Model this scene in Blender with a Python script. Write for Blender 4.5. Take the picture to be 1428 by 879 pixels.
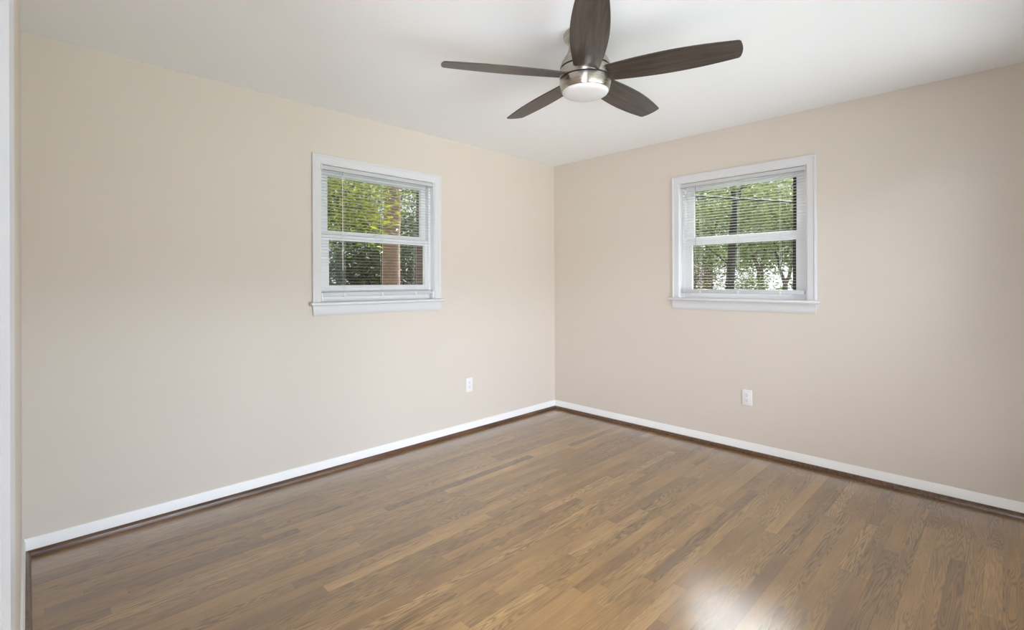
import bpy, bmesh, math, random
import numpy as np
from mathutils import Vector, Matrix

for o in list(bpy.data.objects):
    bpy.data.objects.remove(o, do_unlink=True)
S = bpy.context.scene
COL = S.collection
R2D = math.radians
random.seed(7)

# ------------------------------------------------------------------ camera
CAM_P = Vector((-3.7903, -3.2194, 1.2691))
YAW, ROLL, FPX, HZ = 0.7907, -0.0033, 683.34, 393.64
c_, s_ = math.cos(YAW), math.sin(YAW)
FWD = Vector((c_, s_, 0.0005)).normalized()
RGT = Vector((s_, -c_, 0))
UPV = RGT.cross(FWD)
cd = bpy.data.cameras.new('camera')
cam = bpy.data.objects.new('camera', cd)
COL.objects.link(cam)
cr, sr = math.cos(ROLL), math.sin(ROLL)
cx, cy, cz = RGT * cr + UPV * sr, UPV * cr - RGT * sr, -FWD
M4 = Matrix((cx, cy, cz)).transposed().to_4x4()
M4.translation = CAM_P
cam.matrix_world = M4
cd.sensor_fit = 'HORIZONTAL'
cd.sensor_width = 36.0
cd.lens = FPX / 1428 * 36.0
cd.shift_y = -(439.5 - HZ) / 1428
cd.clip_start = 0.02
cd.clip_end = 500
S.camera = cam

# ------------------------------------------------------------------ light and exposure
S.view_settings.view_transform = 'Standard'
S.view_settings.look = 'None'
S.view_settings.exposure = 0.07
S.view_settings.gamma = 1.0
S.view_settings.use_curve_mapping = False
wd = bpy.data.worlds.new('overcast_sky')
S.world = wd
wd.use_nodes = True
wt = wd.node_tree
bg = wt.nodes['Background']
bg.inputs['Color'].default_value = (0.95, 0.965, 1.0, 1)
# hazy bright sky: pale towards the horizon, several times brighter higher up
wtc = wt.nodes.new('ShaderNodeTexCoord')
wsp = wt.nodes.new('ShaderNodeSeparateXYZ')
wt.links.new(wtc.outputs['Generated'], wsp.inputs[0])
wmr = wt.nodes.new('ShaderNodeMapRange')
wmr.interpolation_type = 'SMOOTHSTEP'
for i_, v_ in zip((1, 2, 3, 4), (0.26, 0.50, 1.05, 3.0)):
    wmr.inputs[i_].default_value = v_
wt.links.new(wsp.outputs[2], wmr.inputs[0])
# added bright patch in the east sky, placed to reflect on the floor
wdt = wt.nodes.new('ShaderNodeVectorMath')
wdt.operation = 'DOT_PRODUCT'
wt.links.new(wtc.outputs['Generated'], wdt.inputs[0])
wdt.inputs[1].default_value = Vector((1.86, 0.55, 1.45)).normalized()
wgl = wt.nodes.new('ShaderNodeMapRange')
wgl.interpolation_type = 'SMOOTHSTEP'
for i_, v_ in zip((1, 2, 3, 4), (0.90, 0.975, 0.0, 58.0)):
    wgl.inputs[i_].default_value = v_
wt.links.new(wdt.outputs['Value'], wgl.inputs[0])
wad = wt.nodes.new('ShaderNodeMath')
wad.operation = 'ADD'
wt.links.new(wmr.outputs[0], wad.inputs[0])
wt.links.new(wgl.outputs[0], wad.inputs[1])
wt.links.new(wad.outputs[0], bg.inputs['Strength'])
sd = bpy.data.lights.new('sun', 'SUN')
sd.energy = 1.6
sd.angle = R2D(3)
sd.color = (1.0, 0.95, 0.86)
sun = bpy.data.objects.new('sun', sd)
COL.objects.link(sun)
sun.rotation_euler = Vector((0.50, 0.20, -0.84)).to_track_quat('-Z', 'Y').to_euler()


def area(name, loc, target, sx, sy, energy, color, spread=180):
    d = bpy.data.lights.new(name, 'AREA')
    d.shape = 'RECTANGLE'
    d.size, d.size_y = sx, sy
    d.energy = energy
    d.color = color
    d.spread = R2D(spread)
    o = bpy.data.objects.new(name, d)
    COL.objects.link(o)
    o.location = loc
    o.rotation_euler = (Vector(target) - Vector(loc)).to_track_quat('-Z', 'Y').to_euler()
    return o


area('rear_fill', (-1.85, -3.90, 1.0), (-1.85, 0, 3.0), 2.8, 2.0, 18, (0.84, 0.872, 1.0))  # added fill lamp just outside the rear opening
area('ceiling_fill', (-2.2, -5.9, -0.3), (-1.85, -0.6, 2.44), 6.0, 2.6, 305, (0.84, 0.872, 1.0), 150)  # added upward fill lamp, lifts the ceiling
area('cool_wall_fill', (-2.9, -5.5, 3.0), (-2.9, 0, 0.2), 3.0, 1.0, 255, (0.65, 0.765, 1.0), 110)  # added cool fill lamp, brightens the lower part of the north wall
area('hall_fill', (-4.9, -3.60, 1.30), (0, -1.0, 1.9), 1.3, 2.1, 195, (0.88, 0.895, 1.0))  # added fill lamp behind the doorway, brightens the east wall

# ------------------------------------------------------------------ material helpers


def nt(name):
    m = bpy.data.materials.new(name)
    m.use_nodes = True
    t = m.node_tree
    return m, t, t.nodes['Principled BSDF']


def N(t, typ, **kw):
    n = t.nodes.new(typ)
    for k, v in kw.items():
        setattr(n, k, v)
    return n


def MATH(t, op, a, b=None, c=None):
    n = t.nodes.new('ShaderNodeMath')
    n.operation = op
    for i, v in enumerate((a, b, c)):
        if v is None:
            continue
        if isinstance(v, (int, float)):
            n.inputs[i].default_value = v
        else:
            t.links.new(v, n.inputs[i])
    return n.outputs[0]


def plain(name, col, rough=0.5, metal=0.0, noise=0.0, scale=40, bump=0.0, coat=0.0):
    m, t, p = nt(name)
    p.inputs['Base Color'].default_value = (*col, 1)
    p.inputs['Roughness'].default_value = rough
    p.inputs['Metallic'].default_value = metal
    p.inputs['Coat Weight'].default_value = coat
    if noise or bump:
        tc = N(t, 'ShaderNodeTexCoord')
        nz = N(t, 'ShaderNodeTexNoise')
        nz.inputs['Scale'].default_value = scale
        nz.inputs['Detail'].default_value = 3
        t.links.new(tc.outputs['Object'], nz.inputs['Vector'])
        if noise:
            mx = N(t, 'ShaderNodeMix', data_type='RGBA')
            mx.inputs[6].default_value = (*[v * (1 - noise) for v in col], 1)
            mx.inputs[7].default_value = (*[min(1, v * (1 + noise)) for v in col], 1)
            t.links.new(nz.outputs['Fac'], mx.inputs[0])
            t.links.new(mx.outputs[2], p.inputs['Base Color'])
        if bump:
            b = N(t, 'ShaderNodeBump')
            b.inputs['Strength'].default_value = bump
            b.inputs['Distance'].default_value = 0.002
            t.links.new(nz.outputs['Fac'], b.inputs['Height'])
            t.links.new(b.outputs['Normal'], p.inputs['Normal'])
    return m


def floor_mat():
    m, t, p = nt('oak_strip_floor')
    geo = N(t, 'ShaderNodeNewGeometry')
    sp = N(t, 'ShaderNodeSeparateXYZ')
    t.links.new(geo.outputs['Position'], sp.inputs[0])
    X, Y = sp.outputs[0], sp.outputs[1]
    Wd = 0.0572
    yr = MATH(t, 'DIVIDE', Y, Wd)
    row = MATH(t, 'FLOOR', yr)
    fy = MATH(t, 'FRACT', yr)
    w1 = N(t, 'ShaderNodeTexWhiteNoise', noise_dimensions='1D')
    t.links.new(row, w1.inputs['W'])
    rr = w1.outputs['Value']
    w1b = N(t, 'ShaderNodeTexWhiteNoise', noise_dimensions='1D')
    t.links.new(MATH(t, 'ADD', row, 137.3), w1b.inputs['W'])
    ln = MATH(t, 'MULTIPLY_ADD', w1b.outputs['Value'], 0.75, 0.55)
    bx = MATH(t, 'ADD', MATH(t, 'DIVIDE', X, ln), MATH(t, 'MULTIPLY', rr, 7.31))
    bd = MATH(t, 'FLOOR', bx)
    fx = MATH(t, 'FRACT', bx)
    cv = N(t, 'ShaderNodeCombineXYZ')
    t.links.new(row, cv.inputs[0])
    t.links.new(bd, cv.inputs[1])
    w2 = N(t, 'ShaderNodeTexWhiteNoise', noise_dimensions='2D')
    t.links.new(cv.outputs[0], w2.inputs['Vector'])
    bid = w2.outputs['Value']
    cr_ = N(t, 'ShaderNodeValToRGB')
    cr_.color_ramp.interpolation = 'LINEAR'
    els = cr_.color_ramp.elements
    els[0].position, els[0].color = 0.0, (*FLOOR_C[0], 1)
    els[1].position, els[1].color = 1.0, (*FLOOR_C[3], 1)
    for pos, cc in ((0.18, FLOOR_C[1]), (0.75, FLOOR_C[2])):
        e = els.new(pos)
        e.color = (*cc, 1)
    t.links.new(bid, cr_.inputs[0])
    # cathedral figure: contour lines of a stretched noise field, different on every board
    gv = N(t, 'ShaderNodeCombineXYZ')
    t.links.new(MATH(t, 'MULTIPLY_ADD', bid, 53.0, MATH(t, 'MULTIPLY', X, 0.95)), gv.inputs[0])
    t.links.new(MATH(t, 'MULTIPLY', Y, 14.0), gv.inputs[1])
    t.links.new(MATH(t, 'MULTIPLY', bid, 91.0), gv.inputs[2])
    n1 = N(t, 'ShaderNodeTexNoise')
    n1.inputs['Scale'].default_value = 1.25
    n1.inputs['Detail'].default_value = 2.0
    n1.inputs['Roughness'].default_value = 0.45
    t.links.new(gv.outputs[0], n1.inputs['Vector'])
    rings = MATH(t, 'SINE', MATH(t, 'MULTIPLY', n1.outputs['Fac'], 150.0))
    rings = MATH(t, 'MULTIPLY_ADD', rings, 0.5, 0.5)
    rings = MATH(t, 'POWER', rings, 1.8)
    # how strong the figure is: some boards are plain
    fig = MATH(t, 'MULTIPLY', MATH(t, 'FRACT', MATH(t, 'MULTIPLY', bid, 17.0)), 0.62)
    # fine pores along the board
    pv = N(t, 'ShaderNodeCombineXYZ')
    t.links.new(MATH(t, 'MULTIPLY', X, 7.0), pv.inputs[0])
    t.links.new(MATH(t, 'MULTIPLY', Y, 160.0), pv.inputs[1])
    t.links.new(MATH(t, 'MULTIPLY', bid, 31.0), pv.inputs[2])
    n2 = N(t, 'ShaderNodeTexNoise')
    n2.inputs['Scale'].default_value = 1.0
    n2.inputs['Detail'].default_value = 3.0
    t.links.new(pv.outputs[0], n2.inputs['Vector'])
    dk = MATH(t, 'SUBTRACT', 1.0, MATH(t, 'MULTIPLY', rings, fig))
    po = MATH(t, 'MULTIPLY_ADD', n2.outputs['Fac'], 0.55, 0.73)
    # wide soft stain clouds
    n3 = N(t, 'ShaderNodeTexNoise')
    n3.inputs['Scale'].default_value = 2.3
    n3.inputs['Detail'].default_value = 2.0
    cvv = N(t, 'ShaderNodeCombineXYZ')
    t.links.new(MATH(t, 'MULTIPLY_ADD', bid, 23.0, MATH(t, 'MULTIPLY', X, 1.3)), cvv.inputs[0])
    t.links.new(MATH(t, 'MULTIPLY', Y, 5.0), cvv.inputs[1])
    t.links.new(cvv.outputs[0], n3.inputs['Vector'])
    cl = MATH(t, 'MULTIPLY_ADD', n3.outputs['Fac'], 0.90, 0.55)
    # joints
    ey = MATH(t, 'MULTIPLY', MATH(t, 'GREATER_THAN', fy, 0.03), 1.0)
    ex = MATH(t, 'GREATER_THAN', MATH(t, 'MULTIPLY', fx, ln), 0.0018)
    jn = MATH(t, 'MULTIPLY_ADD', MATH(t, 'MULTIPLY', ey, ex), 0.25, 0.75)
    tot = MATH(t, 'MULTIPLY', MATH(t, 'MULTIPLY', dk, po), MATH(t, 'MULTIPLY', cl, jn))
    vm = N(t, 'ShaderNodeVectorMath', operation='SCALE')
    t.links.new(cr_.outputs['Color'], vm.inputs[0])
    t.links.new(tot, vm.inputs['Scale'])
    t.links.new(vm.outputs[0], p.inputs['Base Color'])
    rg = MATH(t, 'MULTIPLY_ADD', n2.outputs['Fac'], 0.12, FLOOR_R)
    t.links.new(rg, p.inputs['Roughness'])
    p.inputs['Specular IOR Level'].default_value = 0.5
    p.inputs['Coat Weight'].default_value = 0.9
    p.inputs['Coat IOR'].default_value = 1.8
    p.inputs['Coat Roughness'].default_value = 0.22
    b = N(t, 'ShaderNodeBump')
    b.inputs['Strength'].default_value = 0.12
    b.inputs['Distance'].default_value = 0.0012
    t.links.new(tot, b.inputs['Height'])
    t.links.new(b.outputs['Normal'], p.inputs['Normal'])
    return m


def wood_mat(name, c0, c1, rough, axis=0, coat=0.0):
    m, t, p = nt(name)
    tc = N(t, 'ShaderNodeTexCoord')
    mp = N(t, 'ShaderNodeMapping')
    sc = [55, 55, 55]
    sc[axis] = 4
    mp.inputs['Scale'].default_value = sc
    t.links.new(tc.outputs['Object'], mp.inputs['Vector'])
    n = N(t, 'ShaderNodeTexNoise')
    n.inputs['Scale'].default_value = 1.0
    n.inputs['Detail'].default_value = 4
    n.inputs['Distortion'].default_value = 0.6
    t.links.new(mp.outputs[0], n.inputs['Vector'])
    r = N(t, 'ShaderNodeValToRGB')
    r.color_ramp.elements[0].position, r.color_ramp.elements[0].color = 0.35, (*c0, 1)
    r.color_ramp.elements[1].position, r.color_ramp.elements[1].color = 0.68, (*c1, 1)
    t.links.new(n.outputs['Fac'], r.inputs[0])
    t.links.new(r.outputs[0], p.inputs['Base Color'])
    p.inputs['Roughness'].default_value = rough
    p.inputs['Coat Weight'].default_value = coat
    return m


def glass_mat():
    m, t, p = nt('window_glass')
    out = t.nodes['Material Output']
    tr = N(t, 'ShaderNodeBsdfTransparent')
    tr.inputs[0].default_value = (0.95, 0.97, 0.96, 1)
    gl = N(t, 'ShaderNodeBsdfGlossy')
    gl.inputs['Roughness'].default_value = 0.02
    fr = N(t, 'ShaderNodeFresnel')
    fr.inputs[0].default_value = 1.45
    mx = N(t, 'ShaderNodeMixShader')
    t.links.new(fr.outputs[0], mx.inputs[0])
    t.links.new(tr.outputs[0], mx.inputs[1])
    t.links.new(gl.outputs[0], mx.inputs[2])
    t.links.new(mx.outputs[0], out.inputs['Surface'])
    return m


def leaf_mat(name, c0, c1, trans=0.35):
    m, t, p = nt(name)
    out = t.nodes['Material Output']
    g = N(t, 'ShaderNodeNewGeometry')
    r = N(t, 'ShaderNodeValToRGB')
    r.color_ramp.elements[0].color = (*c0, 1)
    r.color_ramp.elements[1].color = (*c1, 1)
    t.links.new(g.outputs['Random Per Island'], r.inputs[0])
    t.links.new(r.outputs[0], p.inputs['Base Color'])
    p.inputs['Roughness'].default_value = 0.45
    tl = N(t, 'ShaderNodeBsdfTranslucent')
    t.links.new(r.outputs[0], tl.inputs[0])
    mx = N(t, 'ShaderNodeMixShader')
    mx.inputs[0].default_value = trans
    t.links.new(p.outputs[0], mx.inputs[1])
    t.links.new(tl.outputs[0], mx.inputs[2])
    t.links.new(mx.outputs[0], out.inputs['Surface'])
    return m


def slat_mat():
    m, t, p = nt('white_vinyl_slat')
    out = t.nodes['Material Output']
    p.inputs['Base Color'].default_value = (0.74, 0.74, 0.73, 1)
    p.inputs['Roughness'].default_value = 0.4
    tl = N(t, 'ShaderNodeBsdfTranslucent')
    tl.inputs[0].default_value = (0.9, 0.9, 0.88, 1)
    mx = N(t, 'ShaderNodeMixShader')
    mx.inputs[0].default_value = 0.12
    t.links.new(p.outputs[0], mx.inputs[1])
    t.links.new(tl.outputs[0], mx.inputs[2])
    t.links.new(mx.outputs[0], out.inputs['Surface'])
    return m


def brick_mat():
    m, t, p = nt('red_brown_brick')
    tc = N(t, 'ShaderNodeTexCoord')
    mp = N(t, 'ShaderNodeMapping')
    mp.inputs['Rotation'].default_value = (R2D(90), 0, 0)
    t.links.new(tc.outputs['Object'], mp.inputs['Vector'])
    b = N(t, 'ShaderNodeTexBrick')
    b.inputs['Color1'].default_value = (0.075, 0.032, 0.022, 1)
    b.inputs['Color2'].default_value = (0.11, 0.055, 0.040, 1)
    b.inputs['Mortar'].default_value = (0.15, 0.13, 0.11, 1)
    b.inputs['Scale'].default_value = 1.0
    b.inputs['Brick Width'].default_value = 0.2
    b.inputs['Row Height'].default_value = 0.075
    b.inputs['Mortar Size'].default_value = 0.006
    t.links.new(mp.outputs[0], b.inputs['Vector'])
    t.links.new(b.outputs['Color'], p.inputs['Base Color'])
    p.inputs['Roughness'].default_value = 0.9
    return m


def nickel_mat():
    m, t, p = nt('brushed_nickel')
    p.inputs['Base Color'].default_value = (0.50, 0.455, 0.40, 1)
    p.inputs['Metallic'].default_value = 1.0
    p.inputs['Roughness'].default_value = 0.27
    p.inputs['Anisotropic'].default_value = 0.75
    p.inputs['Anisotropic Rotation'].default_value = 0.25
    tg = N(t, 'ShaderNodeTangent', direction_type='RADIAL', axis='Z')
    t.links.new(tg.outputs[0], p.inputs['Tangent'])
    tc = N(t, 'ShaderNodeTexCoord')
    mp = N(t, 'ShaderNodeMapping')
    mp.inputs['Scale'].default_value = (6, 6, 900)
    t.links.new(tc.outputs['Object'], mp.inputs['Vector'])
    n = N(t, 'ShaderNodeTexNoise')
    n.inputs['Scale'].default_value = 1.0
    t.links.new(mp.outputs[0], n.inputs['Vector'])
    t.links.new(MATH(t, 'MULTIPLY_ADD', n.outputs['Fac'], 0.16, 0.20), p.inputs['Roughness'])
    return m


FLOOR_C = [(0.180, 0.091, 0.029), (0.232, 0.122, 0.038), (0.265, 0.143, 0.045), (0.345, 0.196, 0.070)]
FLOOR_R = 0.25
M = {
    'wall': plain('beige_wall_paint', (0.665, 0.595, 0.51), 0.55, noise=0.012, scale=3, bump=0.04),
    'ceiling': plain('white_ceiling_paint', (0.90, 0.90, 0.90), 0.75, bump=0.03, scale=120),
    'hallwall': plain('pale_hall_paint', (0.72, 0.69, 0.63), 0.6, bump=0.03),
    'trim': plain('white_semigloss_trim', (0.685, 0.68, 0.675), 0.32, noise=0.01, scale=8),
    'base': plain('white_baseboard_paint', (0.85, 0.835, 0.80), 0.35, noise=0.01, scale=8),
    'vinyl': plain('white_vinyl_sash', (0.89, 0.89, 0.89), 0.35, noise=0.01, scale=8),
    'slat': slat_mat(),
    'rail': plain('shade_grey_blind_rail', (0.56, 0.56, 0.555), 0.4, noise=0.01, scale=20),  # blind rails greyed: their shade is put into the colour
    'cord': plain('off_white_cord', (0.74, 0.72, 0.68), 0.7, noise=0.05, scale=300),
    'greycord': plain('grey_cord', (0.33, 0.31, 0.29), 0.7, noise=0.05, scale=300),
    'wand': plain('clear_tilt_wand', (0.78, 0.74, 0.66), 0.2, noise=0.05, scale=60),
    'dark': plain('dark_screen_frame', (0.022, 0.016, 0.014), 0.5, noise=0.1, scale=50),
    'floor': floor_mat(),
    'shoe': wood_mat('dark_stained_shoe_moulding', (0.060, 0.026, 0.012), (0.15, 0.075, 0.035), 0.33, 0, 0.2),
    'glass': glass_mat(),
    'nickel': nickel_mat(),
    'seam': plain('black_seam', (0.012, 0.011, 0.010), 0.5, noise=0.1),
    'blade': wood_mat('dark_walnut_blade', (0.024, 0.017, 0.013), (0.072, 0.052, 0.040), 0.42, 0, 0.15),
    'lens': plain('frosted_white_lens', (0.68, 0.67, 0.66), 0.4, noise=0.01),
    'plate': plain('white_outlet_plastic', (0.80, 0.78, 0.76), 0.35, noise=0.01),
    'slot': plain('outlet_slot_dark', (0.10, 0.09, 0.085), 0.6, noise=0.1),
    'steel': plain('painted_strike_plate', (0.72, 0.72, 0.73), 0.35, metal=0.3, noise=0.03),
    'brick': brick_mat(),
    'lawn': plain('green_lawn', (0.07, 0.11, 0.03), 0.9, noise=0.4, scale=3),  # dark green grass tone, mottled by noise
    'bark': plain('brown_bark', (0.17, 0.098, 0.070), 0.9, noise=0.45, scale=9, bump=0.6),
    'darkbark': plain('dark_bark', (0.014, 0.011, 0.010), 0.9, noise=0.4, scale=12, bump=0.6),
    'greybark': plain('grey_brown_bark', (0.075, 0.056, 0.046), 0.9, noise=0.35, scale=12, bump=0.6),
    'leafA': leaf_mat('yellow_green_leaf', (0.022, 0.042, 0.003), (0.43, 0.43, 0.055), 0.5),
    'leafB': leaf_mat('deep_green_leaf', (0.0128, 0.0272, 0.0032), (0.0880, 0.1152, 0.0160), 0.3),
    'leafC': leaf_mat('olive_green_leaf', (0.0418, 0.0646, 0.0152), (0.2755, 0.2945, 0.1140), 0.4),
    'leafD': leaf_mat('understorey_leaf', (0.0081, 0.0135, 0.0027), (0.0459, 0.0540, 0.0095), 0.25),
    'leafE': leaf_mat('russet_leaf', (0.0720, 0.0504, 0.0216), (0.2340, 0.1800, 0.0900), 0.35),
    'cable': plain('black_cable', (0.02, 0.02, 0.02), 0.6, noise=0.1),
}

# ------------------------------------------------------------------ mesh helpers


def finish(name, bm, mat, parent=None, smooth=False, angle=35):
    me = bpy.data.meshes.new(name)
    bm.normal_update()
    bm.to_mesh(me)
    bm.free()
    me.materials.append(M[mat])
    if smooth:
        me.polygons.foreach_set('use_smooth', [True] * len(me.polygons))
        try:
            me.set_sharp_from_angle(angle=R2D(angle))
        except Exception:
            pass
    o = bpy.data.objects.new(name, me)
    COL.objects.link(o)
    if parent is not None:
        o.parent = parent
    return o


def tag(o, label=None, cat=None, group=None, kind=None):
    for k, v in (('label', label), ('category', cat), ('group', group), ('kind', kind)):
        if v:
            o[k] = v
    return o


def empty(name, loc, rz=0.0):
    o = bpy.data.objects.new(name, None)
    o.empty_display_size = 0.1
    COL.objects.link(o)
    o.location = loc
    o.rotation_euler = (0, 0, rz)
    return o


def box(bm, x0, x1, y0, y1, z0, z1, bev=0.0, seg=2):
    t = bmesh.new()
    bmesh.ops.create_cube(t, size=1)
    for v in t.verts:
        v.co = Vector(((x0 + x1) / 2 + v.co.x * (x1 - x0), (y0 + y1) / 2 + v.co.y * (y1 - y0), (z0 + z1) / 2 + v.co.z * (z1 - z0)))
    if bev:
        bmesh.ops.bevel(t, geom=list(t.edges), offset=bev, segments=seg, affect='EDGES', profile=0.5)
    add(bm, t)


def add(bm, t, mat=None):
    if mat is not None:
        bmesh.ops.transform(t, matrix=mat, verts=t.verts)
    me = bpy.data.meshes.new('tmp')
    t.to_mesh(me)
    t.free()
    bm.from_mesh(me)
    bpy.data.meshes.remove(me)


def lathe(bm, prof, cx=0, cy=0, seg=64, cap=True):
    rings = []
    for r, z in prof:
        if r < 1e-5:
            rings.append([bm.verts.new((cx, cy, z))])
        else:
            rings.append([bm.verts.new((cx + r * math.cos(2 * math.pi * i / seg), cy + r * math.sin(2 * math.pi * i / seg), z)) for i in range(seg)])
    for a, b in zip(rings, rings[1:]):
        if len(a) == 1 and len(b) == 1:
            continue
        for i in range(seg):
            j = (i + 1) % seg
            if len(a) == 1:
                bm.faces.new((a[0], b[j], b[i]))
            elif len(b) == 1:
                bm.faces.new((a[i], a[j], b[0]))
            else:
                bm.faces.new((a[i], a[j], b[j], b[i]))
    if cap:
        for rg, flip in ((rings[0], True), (rings[-1], False)):
            if len(rg) > 1:
                bm.faces.new(rg[::-1] if flip else rg)
    bmesh.ops.recalc_face_normals(bm, faces=bm.faces)


def tube(bm, pts, radii, seg=8, cap=True):
    pts = [Vector(p) for p in pts]
    if not isinstance(radii, (list, tuple)):
        radii = [radii] * len(pts)
    rings = []
    ref = None
    for i, p in enumerate(pts):
        d = (pts[min(i + 1, len(pts) - 1)] - pts[max(i - 1, 0)]).normalized()
        if ref is None:
            ref = Vector((1, 0, 0)) if abs(d.x) < 0.9 else Vector((0, 1, 0))
        u = (ref - d * ref.dot(d)).normalized()
        ref = u
        v = d.cross(u)
        rings.append([bm.verts.new(p + (u * math.cos(2 * math.pi * k / seg) + v * math.sin(2 * math.pi * k / seg)) * radii[i]) for k in range(seg)])
    for a, b in zip(rings, rings[1:]):
        for k in range(seg):
            j = (k + 1) % seg
            bm.faces.new((a[k], a[j], b[j], b[k]))
    if cap:
        bm.faces.new(rings[0][::-1])
        bm.faces.new(rings[-1])


def sweep(bm, pts, prof, closed_profile=True):
    """prof is a list of (position builder) callables: each gives the point list of one long edge."""
    lines = [[bm.verts.new(p) for p in ln] for ln in prof]
    n = len(lines)
    for i in range(n if closed_profile else n - 1):
        a, b = lines[i], lines[(i + 1) % n]
        for k in range(len(a) - 1):
            bm.faces.new((a[k], a[k + 1], b[k + 1], b[k]))
    if closed_profile:
        bm.faces.new([ln[0] for ln in lines])
        bm.faces.new([ln[-1] for ln in lines][::-1])
    bmesh.ops.recalc_face_normals(bm, faces=bm.faces)


def struct(name, bm, mat, smooth=False):
    o = finish(name, bm, mat, None, smooth)
    o['kind'] = 'structure'
    return o


# ------------------------------------------------------------------ room shell
WX, WY, H = -3.81, -3.65, 2.44          # room: x from WX to 0, y from WY to 0
UW, ZT, ZS = 0.4575, 2.066, 1.14        # half width, head and stool height of the two window openings
N_U, E_V = -1.938, -1.796               # centres of the north and the east window
DO0, DO1, DH = -3.45, -2.68, 2.04       # doorway in the west wall
TH = 0.13
RW0, RW1, RZ0, RZ1 = -3.35, -0.35, 0.06, 2.18   # added rear opening for the fill light

b = bmesh.new()
box(b, -5.1, 0.13, -4.7, 0.13, -0.12, 0)
struct('floor', b, 'floor')
b = bmesh.new()
box(b, -5.1, 0.13, -4.7, 0.13, H, H + 0.12)
struct('ceiling', b, 'ceiling')


def wall_with_hole(a0, a1, h0, h1, z0, z1, mk):
    """a0..a1 along the wall, hole h0..h1 x z0..z1; mk(bm, along0, along1, z0, z1) adds a block."""
    bm = bmesh.new()
    mk(bm, a0, h0, 0, H)
    mk(bm, h1, a1, 0, H)
    mk(bm, h0, h1, z1, H)
    if z0 > 0:
        mk(bm, h0, h1, 0, z0)
    return bm


struct('wall_north', wall_with_hole(WX - TH, TH, N_U - UW - .012, N_U + UW + .012, ZS - .03, ZT + .012, lambda bm, a, c, z0, z1: box(bm, a, c, 0, TH, z0, z1)), 'wall')
struct('wall_east', wall_with_hole(WY - TH, 0, E_V - UW - .012, E_V + UW + .012, ZS - .03, ZT + .012, lambda bm, a, c, z0, z1: box(bm, 0, TH, a, c, z0, z1)), 'wall')
struct('wall_west', wall_with_hole(WY - TH, 0, DO0, DO1, 0, DH, lambda bm, a, c, z0, z1: box(bm, WX - TH, WX, a, c, z0, z1)), 'wall')
struct('wall_south', wall_with_hole(WX, 0, RW0, RW1, RZ0, RZ1, lambda bm, a, c, z0, z1: box(bm, a, c, WY - TH, WY, z0, z1)), 'wall')
for nm, q in (('wall_hall_west', (-5.1, -5.0, -4.7, 0.13)), ('wall_hall_north', (-5.0, WX - TH, -1.6, -1.5)), ('wall_hall_south', (-5.0, WX - TH, -4.7, -4.6))):
    b = bmesh.new()
    box(b, *q, 0, H)
    struct(nm, b, 'hallwall')
# brick veneer outside, with openings a little smaller than the window frames
BV = 0.445
struct('trim_1', wall_with_hole(WX - TH, TH + .11, N_U - BV, N_U + BV, ZS - .02, ZT - .01, lambda bm, a, c, z0, z1: box(bm, a, c, TH, TH + .10, z0 - (0.5 if z0 == 0 else 0), z1)), 'brick')
b = wall_with_hole(-(TH), -(WY - TH), -E_V - BV, -E_V + BV, ZS - .02, ZT - .01, lambda bm, a, c, z0, z1: box(bm, a, c, TH, TH + .10, z0 - (0.5 if z0 == 0 else 0), z1))
o = struct('trim_2', b, 'brick')
o.rotation_euler = (0, 0, R2D(-90))

b = bmesh.new()
box(b, -4.6, .6, -7.2, WY - TH, 3.7, 3.8)
struct('sky_blocker_slab', b, 'trim')  # unseen slab added to keep high sky light out of the rear opening

# baseboards and dark shoe moulding
BT, BH = 0.012, 0.081
BP = [(0, 0), (BT, 0), (BT, BH - .016), (BT - .003, BH - .009), (BT - .005, BH), (0, BH)]
q = 0.019
SP = [(BT, 0)] + [(BT + q * math.cos(R2D(a)) , 0.027 * math.sin(R2D(a))) for a in range(0, 91, 15)]


def run(prof, p0, p1, nrm):
    """profile (out, up) extruded from p0 to p1; nrm points into the room."""
    bm = bmesh.new()
    ln = [[(p0[0] + nrm[0] * o_, p0[1] + nrm[1] * o_, z), (p1[0] + nrm[0] * o_, p1[1] + nrm[1] * o_, z)] for o_, z in prof]
    sweep(bm, None, ln)
    return bm


def run_mitred(prof, p0, p1, nrm, m0, m1):
    """like run, but each end is cut so that runs meet in the corners (m = +1 shortens with distance from the wall)."""
    bm = bmesh.new()
    d = Vector((p1[0] - p0[0], p1[1] - p0[1], 0)).normalized()
    ln = []
    for o_, z in prof:
        a = Vector((p0[0] + nrm[0] * o_, p0[1] + nrm[1] * o_, z)) + d * (o_ * m0)
        c = Vector((p1[0] + nrm[0] * o_, p1[1] + nrm[1] * o_, z)) - d * (o_ * m1)
        ln.append([a, c])
    sweep(bm, None, ln)
    return bm


RUNS = {
    'north': ((WX, 0), (0, 0), (0, -1), 1, 1),
    'east': ((0, 0), (0, WY), (-1, 0), 1, 1),
    'south': ((0, WY), (WX, WY), (0, 1), 1, 1),
    'west': ((WX, DO1 + .0625), (WX, 0), (1, 0), 0, 1),
}
for i, (k, a) in enumerate(RUNS.items()):
    struct('baseboard_' + k, run_mitred(BP, *a), 'base', True)
    o = struct('trim_%d' % (i + 3), run_mitred(SP, *a), 'shoe', True)

# ------------------------------------------------------------------ doorway beside the camera
dr = empty('door_1', (WX, (DO0 + DO1) / 2, 0))
tag(dr, 'white painted door frame at the left edge of the picture', 'door frame', kind='structure')
hw = (DO1 - DO0) / 2


def casing_bm(hwid, z0, z1, prof):
    """three-sided casing round an opening, in local (u, d, z): profile points (outward, towards the room)."""
    bm = bmesh.new()
    ln = [[(-hwid - w, -t, z0), (-hwid - w, -t, z1 + w), (hwid + w, -t, z1 + w), (hwid + w, -t, z0)] for w, t in prof]
    sweep(bm, None, ln)
    return bm


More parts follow.
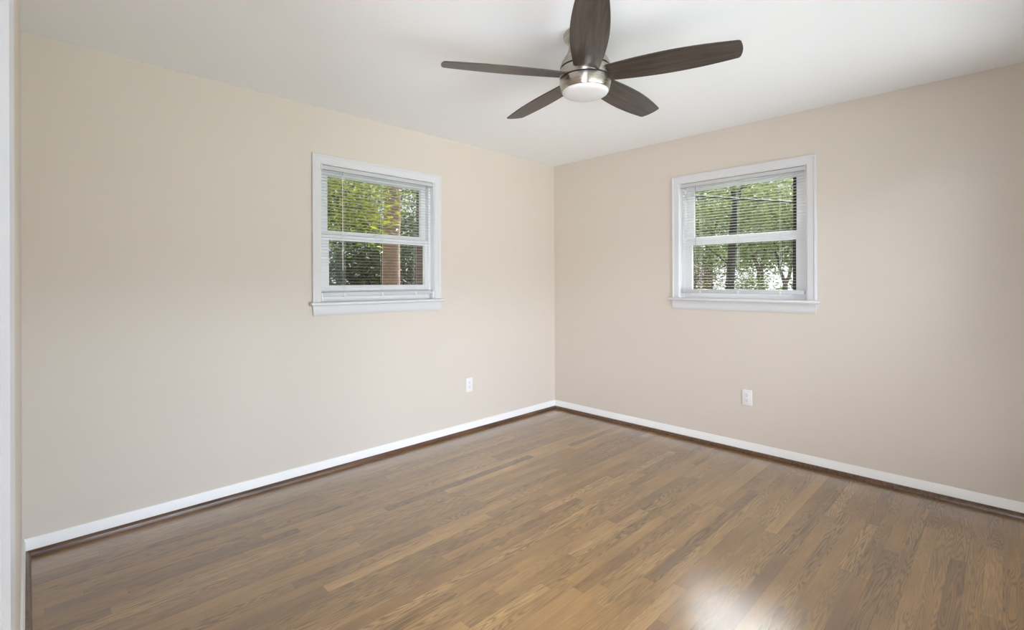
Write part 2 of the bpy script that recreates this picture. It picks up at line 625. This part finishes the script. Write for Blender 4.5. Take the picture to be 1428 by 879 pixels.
CP = [(0.004, 0), (0.004, 0.007), (0.008, 0.0095), (0.045, 0.012), (0.050, 0.0155), (0.060, 0.0155), (0.0625, 0.013), (0.0625, 0)]
DP = [(0.005, 0), (0.005, 0.005), (0.012, 0.010), (0.055, 0.012), (0.0605, 0.012), (0.0625, 0.010), (0.0625, 0)]
fr = empty('frame', (0, 0, 0))
bm_ = casing_bm(hw, 0, DH, DP)
bpy.data.objects.remove(fr)
o = finish('casing', bm_, 'trim', dr, True, 25)
o.rotation_euler = (0, 0, R2D(90))          # local u along +y, local -d towards the room (+x)
b = bmesh.new()
box(b, -TH, 0, -hw, -hw + .012, 0, DH, .0015)
box(b, -TH, 0, hw - .012, hw, 0, DH, .003)
box(b, -TH, 0, -hw, hw, DH - .012, DH, .0015)
box(b, -.09, -.055, hw - .024, hw - .012, 0, DH - .012, .002)
box(b, -.09, -.055, -hw + .012, -hw + .024, 0, DH - .012, .002)
finish('jamb', b, 'trim', dr)
b = bmesh.new()
box(b, -.045, -.004, hw - .0140, hw - .0115, 1.02, 1.085, .0008)
tube(b, [(-.006, hw - .0135, 1.035), (-.001, hw - .013, 1.038), (.0015, hw - .0105, 1.052), (-.001, hw - .013, 1.067), (-.006, hw - .0135, 1.07)], .0022, 6)
finish('strike_plate', b, 'steel', dr)

# ------------------------------------------------------------------ windows


def rect_frame(bm, u0, u1, z0, z1, l, r, bt, tp, d0, d1, bev=.002):
    box(bm, u0, u0 + l, d0, d1, z0, z1, bev)
    box(bm, u1 - r, u1, d0, d1, z0, z1, bev)
    box(bm, u0 + l, u1 - r, d0 + .0005, d1 - .0005, z0, z0 + bt, bev)
    box(bm, u0 + l, u1 - r, d0 + .0005, d1 - .0005, z1 - tp, z1, bev)


def make_window(name, loc, rz, label, hwid, zs, zt, meet=(1.565, 1.633), screen=True, rs=(.0625, .0575), lb=1.205):
    w = empty(name, loc, rz)
    tag(w, label, 'window', kind='structure')
    o = finish('casing', casing_bm(hwid, zs, zt, CP), 'trim', w, True, 25)
    b = bmesh.new()
    box(b, -hwid - .082, hwid + .082, -.046, .0, zs - .021, zs, .006, 3)
    box(b, -hwid, hwid, -.001, .05, zs - .021, zs, .0)
    finish('stool', b, 'trim', w, True, 40)
    b = bmesh.new()
    ln = [[(-hwid - .0625 + s, -t, z), (hwid + .0625 - s, -t, z)] for t, z, s in ((0, zs - .021, 0), (.014, zs - .021, 0), (.014, zs - .070, .004), (.010, zs - .082, .006), (.006, zs - .090, .008), (0, zs - .090, .008))]
    sweep(b, None, ln)
    finish('apron', b, 'trim', w, True, 25)
    b = bmesh.new()
    box(b, -hwid - .012, -hwid, 0, TH, zs - .02, zt + .012)
    box(b, hwid, hwid + .012, 0, TH, zs - .02, zt + .012)
    box(b, -hwid, hwid, 0, TH, zt, zt + .012)
    box(b, -hwid, hwid, .05, TH + .02, zs - .021, zs - .001)
    rect_frame(b, -hwid, hwid, zs, zt, .022, .022, .018, .020, .045, .122)
    finish('window_frame', b, 'vinyl', w)
    iu = hwid - .020
    ml, mu = meet
    b = bmesh.new()
    rect_frame(b, -iu, iu, ml + .035, zt - .015, .0625, rs[0], mu - ml - .035, zt - .015 - 2.009, .084, .112)
    us = finish('upper_sash', b, 'vinyl', w)
    b = bmesh.new()
    rect_frame(b, -iu, iu, zs + .010, ml + .040, .0575, rs[1], lb - zs - .010, .040, .052, .080)
    ls = finish('lower_sash', b, 'vinyl', w)
    for par, z0, z1, d, du, dv in ((us, mu, 2.009, .098, .0625, rs[0]), (ls, lb, ml, .066, .0575, rs[1])):
        b = bmesh.new()
        box(b, -iu + du, iu - dv, d - .002, d + .002, z0, z1)
        finish('pane', b, 'glass', par)
    b = bmesh.new()
    box(b, -.03, .03, .058, .082, ml + .040, ml + .047, .002)
    tube(b, [(0, .07, ml + .045), (0, .07, ml + .055)], .010, 12)
    tube(b, [(0, .07, ml + .053), (.028, .060, ml + .053)], .004, 8)
    finish('sash_lock', b, 'vinyl', ls, True)
    if screen:
        for par, z0, z1, d, du in ((us, mu, 2.009, .090, rs[0]), (ls, lb, ml, .0585, rs[1])):
            b = bmesh.new()
            box(b, iu - du - .022, iu - du + .002, d - .004, d + .004, z0 - .001, z1 + .001, .001)
            tag(finish('glazing_strip', b, 'dark', par), 'dark strip along the right edge of the pane')
    return w


make_window('window_1', (N_U, 0, 0), 0, 'white double-hung window in the left wall, brown tree trunk beyond', UW, ZS, ZT, screen=False, rs=(.047, .033), lb=1.252)
make_window('window_2', (0, E_V, 0), R2D(-90), 'white double-hung window in the right wall with dark strips beside its panes', UW, ZS, ZT)
# unseen window added behind the camera so that fill light can enter
w3 = empty('added_rear_window', ((RW0 + RW1) / 2, WY, 0), R2D(180))
tag(w3, 'added wide white window behind the camera, unseen, letting in fill light', 'window', kind='structure')
h3 = (RW1 - RW0) / 2
finish('casing', casing_bm(h3, RZ0, RZ1, CP), 'trim', w3, True, 25)
b = bmesh.new()
rect_frame(b, -h3, h3, RZ0, RZ1, .05, .05, .05, .05, .03, .10)
box(b, -.03, .03, .03, .10, RZ0 + .05, RZ1 - .05, .002)
box(b, -h3 - .07, h3 + .07, -.04, .03, RZ0 - .022, RZ0, .005)
finish('window_frame', b, 'vinyl', w3)
b = bmesh.new()
box(b, -h3 + .05, -.03, .063, .067, RZ0 + .05, RZ1 - .05)
box(b, .03, h3 - .05, .063, .067, RZ0 + .05, RZ1 - .05)
finish('pane', b, 'glass', w3)

# ------------------------------------------------------------------ mini blinds
BW = 0.443


def make_blind(name, loc, rz, label, stack, wand_u, wand_z, wand_mat, brackets):
    r = empty(name, loc, rz)
    tag(r, label, 'blind', 'lowered white mini blinds')
    dc = .016
    b = bmesh.new()
    box(b, -BW - .006, BW + .006, dc - .014, dc + .014, ZT - .032, ZT - .004, .002)
    hr = finish('headrail', b, 'rail', r)
    for sx in (-1, 1):
        b = bmesh.new()
        u = sx * (BW + .009)
        box(b, u - .004, u + .004, dc - .019, dc + .017, ZT - .036, ZT - .001, .001)
        finish('end_bracket', b, 'slat', hr)
    zr1 = 1.207                                        # top of the bottom rail
    zr0 = 1.178
    b = bmesh.new()
    box(b, -BW, BW, dc - .013, dc + .013, zr0, zr1, .004, 3)
    br = finish('bottom_rail', b, 'rail', r, True, 40)
    for u in (-.29, .0, .29):
        b = bmesh.new()
        box(b, u - .007, u + .007, dc - .0155, dc + .0155, zr0 - .003, zr1 - .008, .002)
        finish('cord_button', b, 'slat', br)
    # slats
    zs_ = []
    z = ZT - .045
    pitch = .0213
    ztop_stack = zr1 + .003 + stack * .0024
    while z > ztop_stack + .010:
        zs_.append(z)
        z -= pitch
    for k in range(stack):
        zs_.append(zr1 + .003 + k * .0024)
    b = bmesh.new()
    tilt = R2D(1.0)
    hwS = .0125
    rnd = random.Random(hash(name) % 1000 if False else len(label))
    for z in zs_:
        tl = tilt + rnd.uniform(-.012, .012)
        prof = []
        for j in range(5):
            f_ = -1 + j * .5
            y = f_ * hwS
            zz = (1 - f_ * f_) * .0005
            yy, zr = y * math.cos(tl) - zz * math.sin(tl), y * math.sin(tl) + zz * math.cos(tl)
            prof.append((dc + yy, z + zr))
        th = .0009 if z < ztop_stack else .00035
        ln = [[(-BW, y, zz), (BW, y, zz)] for y, zz in prof] + [[(-BW, y, zz - th), (BW, y, zz - th)] for y, zz in reversed(prof)]
        t = bmesh.new()
        sweep(t, None, ln)
        add(b, t)
    finish('slats', b, 'slat', r, True, 50)
    # ladder cords front and back of the slats
    for u in (-.29, .0, .29):
        b = bmesh.new()
        for d in (dc - .0135, dc + .0135):
            tube(b, [(u, d, ZT - .03), (u, d, zr1 - .004)], .0007, 5)
        finish('ladder_cord', b, 'cord', r)
    # tilt wand
    b = bmesh.new()
    y0 = dc - .021
    tube(b, [(wand_u, y0, wand_z[0] - .012), (wand_u, y0 - .001, wand_z[1])], .0030 if wand_mat == 'wand' else .0017, 6)
    wnd = finish('wand', b, wand_mat, r)
    b = bmesh.new()
    tube(b, [(wand_u, dc - .013, ZT - .028), (wand_u, y0, ZT - .034), (wand_u, y0, wand_z[0] - .02)], .0022, 6)
    finish('wand_hook', b, 'greycord', wnd)
    if brackets:
        for sx in (-1, 1):
            b = bmesh.new()
            u = sx * (BW + .007)
            box(b, u - .005, u + .005, dc - .016, dc + .012, ZS - .001, zr1 - .005, .001)
            finish('hold_down_bracket', b, 'vinyl', r)
    return r


make_blind('mini_blind', (N_U, 0, 0), 0, 'lowered white mini blind in the left window with a clear rod wand', 1, -.308, (2.02, 1.352), 'wand', True)
make_blind('mini_blind', (0, E_V, 0), R2D(-90), 'lowered white mini blind in the right window with a dark thin wand', 1, -.322, (2.02, 1.345), 'greycord', False)

# ------------------------------------------------------------------ outlets


def make_outlet(loc, rz, label):
    r = empty('wall_outlet', loc, rz)
    tag(r, label, 'outlet', 'duplex wall outlets')
    b = bmesh.new()
    box(b, -.0355, .0355, -.006, 0, -.0585, .0585, .0025, 3)
    finish('cover_plate', b, 'plate', r, True, 40)
    for s in (-1, 1):
        b = bmesh.new()
        t = bmesh.new()
        bmesh.ops.create_cone(t, cap_ends=True, segments=32, radius1=.0172, radius2=.0165, depth=.004)
        for v in t.verts:
            v.co = Vector((v.co.x, -.0065 + v.co.z * -1, max(-.0135, min(.0135, v.co.y)) + s * .0196))
        bmesh.ops.recalc_face_normals(t, faces=t.faces)
        add(b, t)
        f = finish('receptacle', b, 'plate', r, True, 40)
        b = bmesh.new()
        box(b, -.0075, -.0052, -.0092, -.008, s * .0196 + .000, s * .0196 + .009)
        box(b, .0052, .0075, -.0092, -.008, s * .0196 + .001, s * .0196 + .008)
        tube(b, [(0, -.008, s * .0196 - .0065), (0, -.0092, s * .0196 - .0065)], .0027, 10)
        finish('slot', b, 'slot', f)
    b = bmesh.new()
    tube(b, [(0, -.005, 0), (0, -.0072, 0)], .0032, 12)
    finish('screw', b, 'steel', r)
    return r


make_outlet((-1.1226, 0, .400), 0, 'white duplex outlet low on the left wall near the corner')
make_outlet((0, -1.862, .409), R2D(-90), 'white duplex outlet low on the right wall below the window')

# ------------------------------------------------------------------ ceiling fan
FX, FY = -1.914, -1.8193
fan = empty('ceiling_fan', (FX, FY, 2.44))
tag(fan, 'brushed nickel ceiling fan with five dark wooden blades and a white light', 'ceiling fan')


def fz(prof):
    return [(r, z - 2.44) for r, z in prof]


b = bmesh.new()
lathe(b, fz([(.100, 2.44), (.1025, 2.436), (.1025, 2.427), (.099, 2.420), (.091, 2.413), (.082, 2.404), (.0795, 2.402)]))
finish('canopy', b, 'nickel', fan, True, 40)
b = bmesh.new()
lathe(b, fz([(.0775, 2.404), (.0755, 2.390), (.0765, 2.375), (.080, 2.360), (.086, 2.346), (.094, 2.333), (.103, 2.320), (.111, 2.306), (.1165, 2.292), (.1185, 2.279)]))
finish('motor_housing', b, 'nickel', fan, True, 40)
b = bmesh.new()
lathe(b, fz([(.1165, 2.279), (.1165, 2.270)]))
lathe(b, fz([(.1175, 2.2285), (.1175, 2.221)]))
finish('seam_ring', b, 'seam', fan, True, 40)
b = bmesh.new()
lathe(b, fz([(.112, 2.2705), (.1185, 2.2705), (.1195, 2.268), (.1200, 2.250), (.1203, 2.232), (.1195, 2.2285), (.112, 2.2285)]))
finish('blade_ring', b, 'nickel', fan, True, 30)
b = bmesh.new()
lathe(b, fz([(.112, 2.2215), (.1195, 2.2215), (.1203, 2.219), (.1195, 2.205), (.1175, 2.190), (.1145, 2.178), (.1115, 2.1705), (.1085, 2.169), (.100, 2.172)]))
finish('light_rim', b, 'nickel', fan, True, 30)
b = bmesh.new()
lathe(b, fz([(.1075, 2.172), (.1072, 2.166), (.104, 2.160), (.097, 2.1555), (.085, 2.1525), (.060, 2.149), (.030, 2.147), (0, 2.1465)]), cap=False)
finish('light_lens', b, 'lens', fan, True, 60)
TH0, ZB, PITCH, RT = 3.8242, 2.2405, R2D(-12), .655


def blade_outline():
    up = []
    n = 28
    r0, r1 = .108, RT
    for i in range(n + 1):
        f_ = i / n
        r = r0 + (r1 - r0) * f_
        # half widths along the blade
        ks = [(0, .058), (.1, .0640), (.25, .0725), (.42, .0778), (.58, .0785), (.75, .073), (.88, .0655), (1.0, .0565)]
        for (a0, w0), (a1, w1) in zip(ks, ks[1:]):
            if a0 <= f_ <= a1:
                g = (f_ - a0) / (a1 - a0)
                w_ = w0 + (w1 - w0) * g
                break
        up.append((r, w_))
    # smooth the widths a little
    for _ in range(3):
        ws = [w for _, w in up]
        up = [(r, w if i in (0, n) else (ws[i - 1] + 2 * ws[i] + ws[i + 1]) / 4) for i, (r, w) in enumerate(up)]
    top = [(r, w) for r, w in up]
    bot = [(r, -w) for r, w in up]
    # rounded tip: corner arcs joined by a shallow bow
    wt = top[-1][1]
    rc = .016
    tip = []
    for a in range(0, 91, 15):
        tip.append((RT + rc * math.sin(R2D(a)) * .9, wt - rc + rc * math.cos(R2D(a)) - .002 * a / 90))
    m = len(tip)
    bow = [(RT + rc * .9 + .006 * (1 - (k / 5.) ** 2), wt * (k / 5.) * .70) for k in (4, 2, 0, -2, -4)]
    tip2 = [(x, -y) for x, y in reversed(tip)]
    return top[:-1] + tip + bow + tip2 + bot[:-1][::-1]


OUT = blade_outline()
blade0 = None
for k in range(5):
    if blade0 is None:
        b = bmesh.new()
        th = .0055
        vt = [b.verts.new((x, y, th / 2)) for x, y in OUT]
        vb = [b.verts.new((x, y, -th / 2)) for x, y in OUT]
        b.faces.new(vt)
        b.faces.new(vb[::-1])
        n = len(OUT)
        for i in range(n):
            j = (i + 1) % n
            b.faces.new((vt[j], vt[i], vb[i], vb[j]))
        bmesh.ops.recalc_face_normals(b, faces=b.faces)
        bl = finish('blade', b, 'blade', fan)
        blade0 = bl
    else:
        bl = blade0.copy()
        COL.objects.link(bl)
        bl.parent = fan
    bl.location = (0, 0, ZB - 2.44)
    bl.rotation_euler = (Matrix.Rotation(TH0 + k * 2 * math.pi / 5, 3, 'Z') @ Matrix.Rotation(PITCH, 3, 'X')).to_euler()

# ------------------------------------------------------------------ outdoors
ZG = -0.65
b = bmesh.new()
box(b, -30, 60, -30, 60, ZG - .2, ZG)
struct('ground', b, 'lawn')


def at(px, py, depth):
    """point seen at a pixel of the photograph, at this depth (only to measure where the trees stand)."""
    du, dv = px - 714, py - HZ
    x = du * cr + dv * sr
    y = -du * sr + dv * cr
    return CAM_P + (FWD + RGT * (x / FPX) - UPV * (y / FPX)) * depth


def leaves(name, blobs, size, mat, parent, seed):
    """blobs: (centre, (rx, ry, rz), count) in world space; one mesh of small folded leaves."""
    rg = np.random.default_rng(seed)
    V, Fc = [], []
    base = 0
    org = np.array(parent.location)
    for c, rad, n in blobs:
        d = rg.normal(size=(n, 3))
        d /= np.linalg.norm(d, axis=1)[:, None]
        rr = rg.random(n) ** (1 / 2.2)
        # clump the leaves along twigs
        P = d * rr[:, None] * np.array(rad)
        ncl = max(4, n // 14)
        cl = P[rg.integers(0, n, ncl)]
        P = np.where(rg.random(n)[:, None] < .8, cl[rg.integers(0, ncl, n)] + rg.normal(scale=size * 1.5, size=(n, 3)), P)
        P = P + np.array(c) - org
        keep = P[:, 2] + org[2] > ZG + .02
        P = P[keep]
        n = len(P)
        a = rg.normal(size=(n, 3)) * np.array([1, 1, .55])
        a /= np.linalg.norm(a, axis=1)[:, None]
        h = rg.normal(size=(n, 3)) + np.array([0, 0, .9])
        bb = np.cross(a, h)
        bb /= np.linalg.norm(bb, axis=1)[:, None]
        up = np.cross(bb, a)
        L = size * rg.uniform(.6, 1.3, n)[:, None]
        Wd = L * rg.uniform(.28, .42, n)[:, None]
        p0 = P - a * L * .5
        p1 = P + bb * Wd * .5 + up * L * .07
        p2 = P + a * L * .5 - up * L * .05
        p3 = P - bb * Wd * .5 + up * L * .07
        V.append(np.stack([p0, p1, p2, p3], 1).reshape(-1, 3))
        idx = base + np.arange(n)[:, None] * 4
        Fc.append(np.concatenate([idx + np.array([[0, 1, 2]]), idx + np.array([[0, 2, 3]])]))
        base += 4 * n
    V = np.concatenate(V)
    Fc = np.concatenate(Fc)
    me = bpy.data.meshes.new(name)
    me.from_pydata(V.tolist(), [], Fc.tolist())
    me.update()
    me.materials.append(M[mat])
    o = bpy.data.objects.new(name, me)
    COL.objects.link(o)
    o.parent = parent
    return o


def limb(bm, p0, p1, r0, r1, bend, rg, n=7):
    p0, p1 = Vector(p0), Vector(p1)
    off = Vector((rg.uniform(-1, 1), rg.uniform(-1, 1), rg.uniform(-.3, .3))) * bend
    pts, rad = [], []
    for i in range(n):
        f_ = i / (n - 1)
        pts.append(p0.lerp(p1, f_) + off * math.sin(math.pi * f_) + Vector((rg.uniform(-1, 1), rg.uniform(-1, 1), 0)) * bend * .12)
        rad.append(r0 + (r1 - r0) * f_)
    pts[0], pts[-1] = p0, p1
    rad[0] *= 1.12
    tube(bm, pts, rad, 9)
    return pts


def make_tree(name, label, cat, base, fork, r, bark, limbs, blobs, size, leaf, seed, group=None, extra=None):
    """base and fork are the trunk's ends; limbs are (end point, radius) from the fork up."""
    root = empty(name, base)
    tag(root, label, cat, group)
    rg = random.Random(seed)
    b = bmesh.new()
    org = Vector(base)
    if fork is not None:
        pts = limb(b, (0, 0, -.02), Vector(fork) - org, r * 1.15, r * .8, r * .8, rg, 9)
        for e, rr in limbs:
            mid = limb(b, Vector(fork) - org, Vector(e) - org, rr, rr * .35, rr * 3, rg)
            for q_ in range(3):
                s0 = mid[2 + q_]
                limb(b, s0, s0 + Vector((rg.uniform(-1, 1), rg.uniform(-1, 1), rg.uniform(.1, .9))) * (rr * 9), rr * .45, rr * .12, rr, rg, 5)
        if extra:
            for s0, e, rr in extra:
                limb(b, Vector(s0) - org, Vector(e) - org, rr, rr * .4, rr * 2.0, rg)
        finish('trunk', b, bark, root, True, 60)
    else:
        for e, rr in limbs:
            limb(b, (rg.uniform(-.06, .06), rg.uniform(-.06, .06), -.02), Vector(e) - org, rr, rr * .3, rr * 3, rg)
        finish('stems', b, bark, root, True, 60)
    leaves('foliage', blobs, size, leaf, root, seed)
    return root


def G(px, depth):
    p = at(px, 393, depth)
    return Vector((p.x, p.y, ZG))


# --- seen through the left window
d = 9.0
make_tree('oak_tree', 'broad brown trunked tree right of centre in the left window', 'tree', G(541, d), at(552, 150, d), .165, 'bark',
          [(at(500, 60, d - .5), .09), (at(590, 80, d + .6), .08), (at(560, 20, d), .07)],
          [(at(548, 120, d), (1.9, 1.7, 1.1), 3000), (at(595, 215, d + 1.2), (.9, .9, .8), 900), (at(500, 228, d + 1.0), (.8, .8, .6), 800)], .13, 'leafA', 11, 'trees beyond the left window')
d = 7.5
make_tree('maple_tree', 'leafy yellow-green tree filling the upper left of the left window', 'tree', G(405, d), at(410, 250, d), .07, 'greybark',
          [(at(470, 240, d), .035), (at(430, 170, d + .5), .04), (at(520, 300, d + .2), .025)],
          [(at(475, 265, d), (.75, .75, .50), 1500), (at(500, 312, d + .3), (.55, .6, .30), 700), (at(430, 260, d), (.8, .8, .9), 1300), (at(545, 255, d + .6), (.55, .5, .4), 450)], .10, 'leafA', 12, 'trees beyond the left window')
d = 13
make_tree('slender_tree', 'slender tree with thin foliage at the right edge of the left window', 'tree', G(603, d), at(598, 200, d), .11, 'bark',
          [(at(560, 150, d), .05), (at(620, 140, d), .05)],
          [(at(580, 200, d), (1.8, 1.6, 1.2), 2200), (at(590, 300, d + .5), (.9, .9, .9), 700)], .14, 'leafB', 13, 'trees beyond the left window')
d = 15
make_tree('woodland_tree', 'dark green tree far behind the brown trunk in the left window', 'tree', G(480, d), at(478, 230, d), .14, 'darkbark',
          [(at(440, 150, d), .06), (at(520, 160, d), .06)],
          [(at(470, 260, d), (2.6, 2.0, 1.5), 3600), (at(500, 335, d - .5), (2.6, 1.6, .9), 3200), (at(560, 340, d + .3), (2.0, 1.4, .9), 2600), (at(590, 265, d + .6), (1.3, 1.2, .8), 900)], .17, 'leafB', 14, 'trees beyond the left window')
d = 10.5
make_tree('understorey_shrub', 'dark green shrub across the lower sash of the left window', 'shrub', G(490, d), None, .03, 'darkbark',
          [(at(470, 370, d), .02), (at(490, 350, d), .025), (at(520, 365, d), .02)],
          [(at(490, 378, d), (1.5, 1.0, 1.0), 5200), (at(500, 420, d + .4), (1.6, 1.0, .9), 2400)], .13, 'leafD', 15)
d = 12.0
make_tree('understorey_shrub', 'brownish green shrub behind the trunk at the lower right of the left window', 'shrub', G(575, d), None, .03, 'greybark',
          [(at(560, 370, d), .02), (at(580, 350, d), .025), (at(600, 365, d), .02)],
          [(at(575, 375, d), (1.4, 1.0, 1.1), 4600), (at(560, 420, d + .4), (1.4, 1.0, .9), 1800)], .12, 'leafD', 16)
# --- seen through the right window
d = 8.5
make_tree('dark_trunk_tree', 'dark trunked tree left of centre in the right window', 'tree', G(1017, d), at(1024, 300, d), .075, 'darkbark',
          [(at(1000, 225, d), .035), (at(1050, 230, d + .3), .03), (at(1030, 180, d), .035)],
          [(at(1000, 300, d + .6), (.75, .7, .55), 1500), (at(1060, 290, d + .8), (.8, .7, .6), 1500), (at(1030, 220, d), (1.3, 1.2, .7), 2200), (at(985, 355, d + .8), (.40, .5, .35), 700)],
          .10, 'leafC', 21, 'trees beyond the right window',
          extra=[(at(1020, 372, d), at(975, 335, d + .2), .014), (at(1022, 350, d), at(1062, 318, d), .014)])
d = 12
make_tree('forked_tree', 'pale forked tree behind the dark trunk in the right window', 'tree', G(1061, d), at(1060, 380, d), .09, 'greybark',
          [(at(1048, 300, d), .05), (at(1074, 300, d + .3), .05)],
          [(at(1060, 290, d), (1.6, 1.4, 1.0), 2600), (at(1075, 345, d + .3), (.9, .9, .40), 900), (at(1040, 350, d + .3), (.7, .8, .35), 700)], .13, 'leafC', 22, 'trees beyond the right window')
d = 10
make_tree('twin_trunk_tree', 'twin stemmed tree spreading in a V at the right of the right window', 'tree', G(1095, d), at(1095, 398, d), .06, 'greybark',
          [(at(1078, 330, d), .035), (at(1108, 325, d), .035)],
          [(at(1105, 335, d), (.60, .7, .48), 1500), (at(1112, 408, d + .8), (.5, .5, .25), 500), (at(1120, 270, d + .3), (1.0, .9, .8), 1500), (at(1090, 300, d + .4), (.6, .6, .5), 700)], .11, 'leafC', 23, 'trees beyond the right window')
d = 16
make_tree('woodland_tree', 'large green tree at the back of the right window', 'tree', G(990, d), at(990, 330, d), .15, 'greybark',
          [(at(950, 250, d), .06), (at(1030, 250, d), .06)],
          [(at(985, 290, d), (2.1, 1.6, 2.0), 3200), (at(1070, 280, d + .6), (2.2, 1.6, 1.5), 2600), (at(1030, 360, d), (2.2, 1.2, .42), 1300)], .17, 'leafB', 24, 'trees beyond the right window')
d = 9.5
make_tree('garden_shrub', 'russet green shrub at the lower left of the right window', 'shrub', G(962, d), None, .03, 'greybark',
          [(at(955, 385, d), .02), (at(970, 375, d), .02), (at(985, 385, d), .015)],
          [(at(968, 392, d), (.46, .5, .40), 1300), (at(960, 430, d), (.7, .6, .6), 900)], .09, 'leafE', 25)
d = 11
make_tree('garden_shrub', 'low olive shrub between the trunks in the right window', 'shrub', G(1040, d), None, .03, 'greybark',
          [(at(1035, 392, d), .02), (at(1050, 390, d), .02)],
          [(at(1042, 402, d), (.62, .5, .26), 800), (at(1050, 440, d), (.8, .6, .5), 800)], .10, 'leafC', 26)
# overhead cable between two poles that stand outside what the window shows
pl = empty('utility_line', G(880, 6.5))
tag(pl, 'dark overhead cable crossing the upper sash of the right window', 'cable')
org = Vector(pl.location)
A, B_ = at(880, 265, 6.5), at(1215, 286, 6.5)
b = bmesh.new()
tube(b, [A.lerp(B_, i / 16) - org - Vector((0, 0, .03 * 4 * (i / 16) * (1 - i / 16))) for i in range(17)], .015, 8)
finish('cable', b, 'cable', pl, True)
for e in (A, B_):
    b = bmesh.new()
    base = Vector((e.x, e.y, ZG)) - org
    tube(b, [base - Vector((0, 0, .02)), e - org + Vector((0, 0, .5))], [.11, .085], 12)
    finish('pole', b, 'greybark', pl, True)
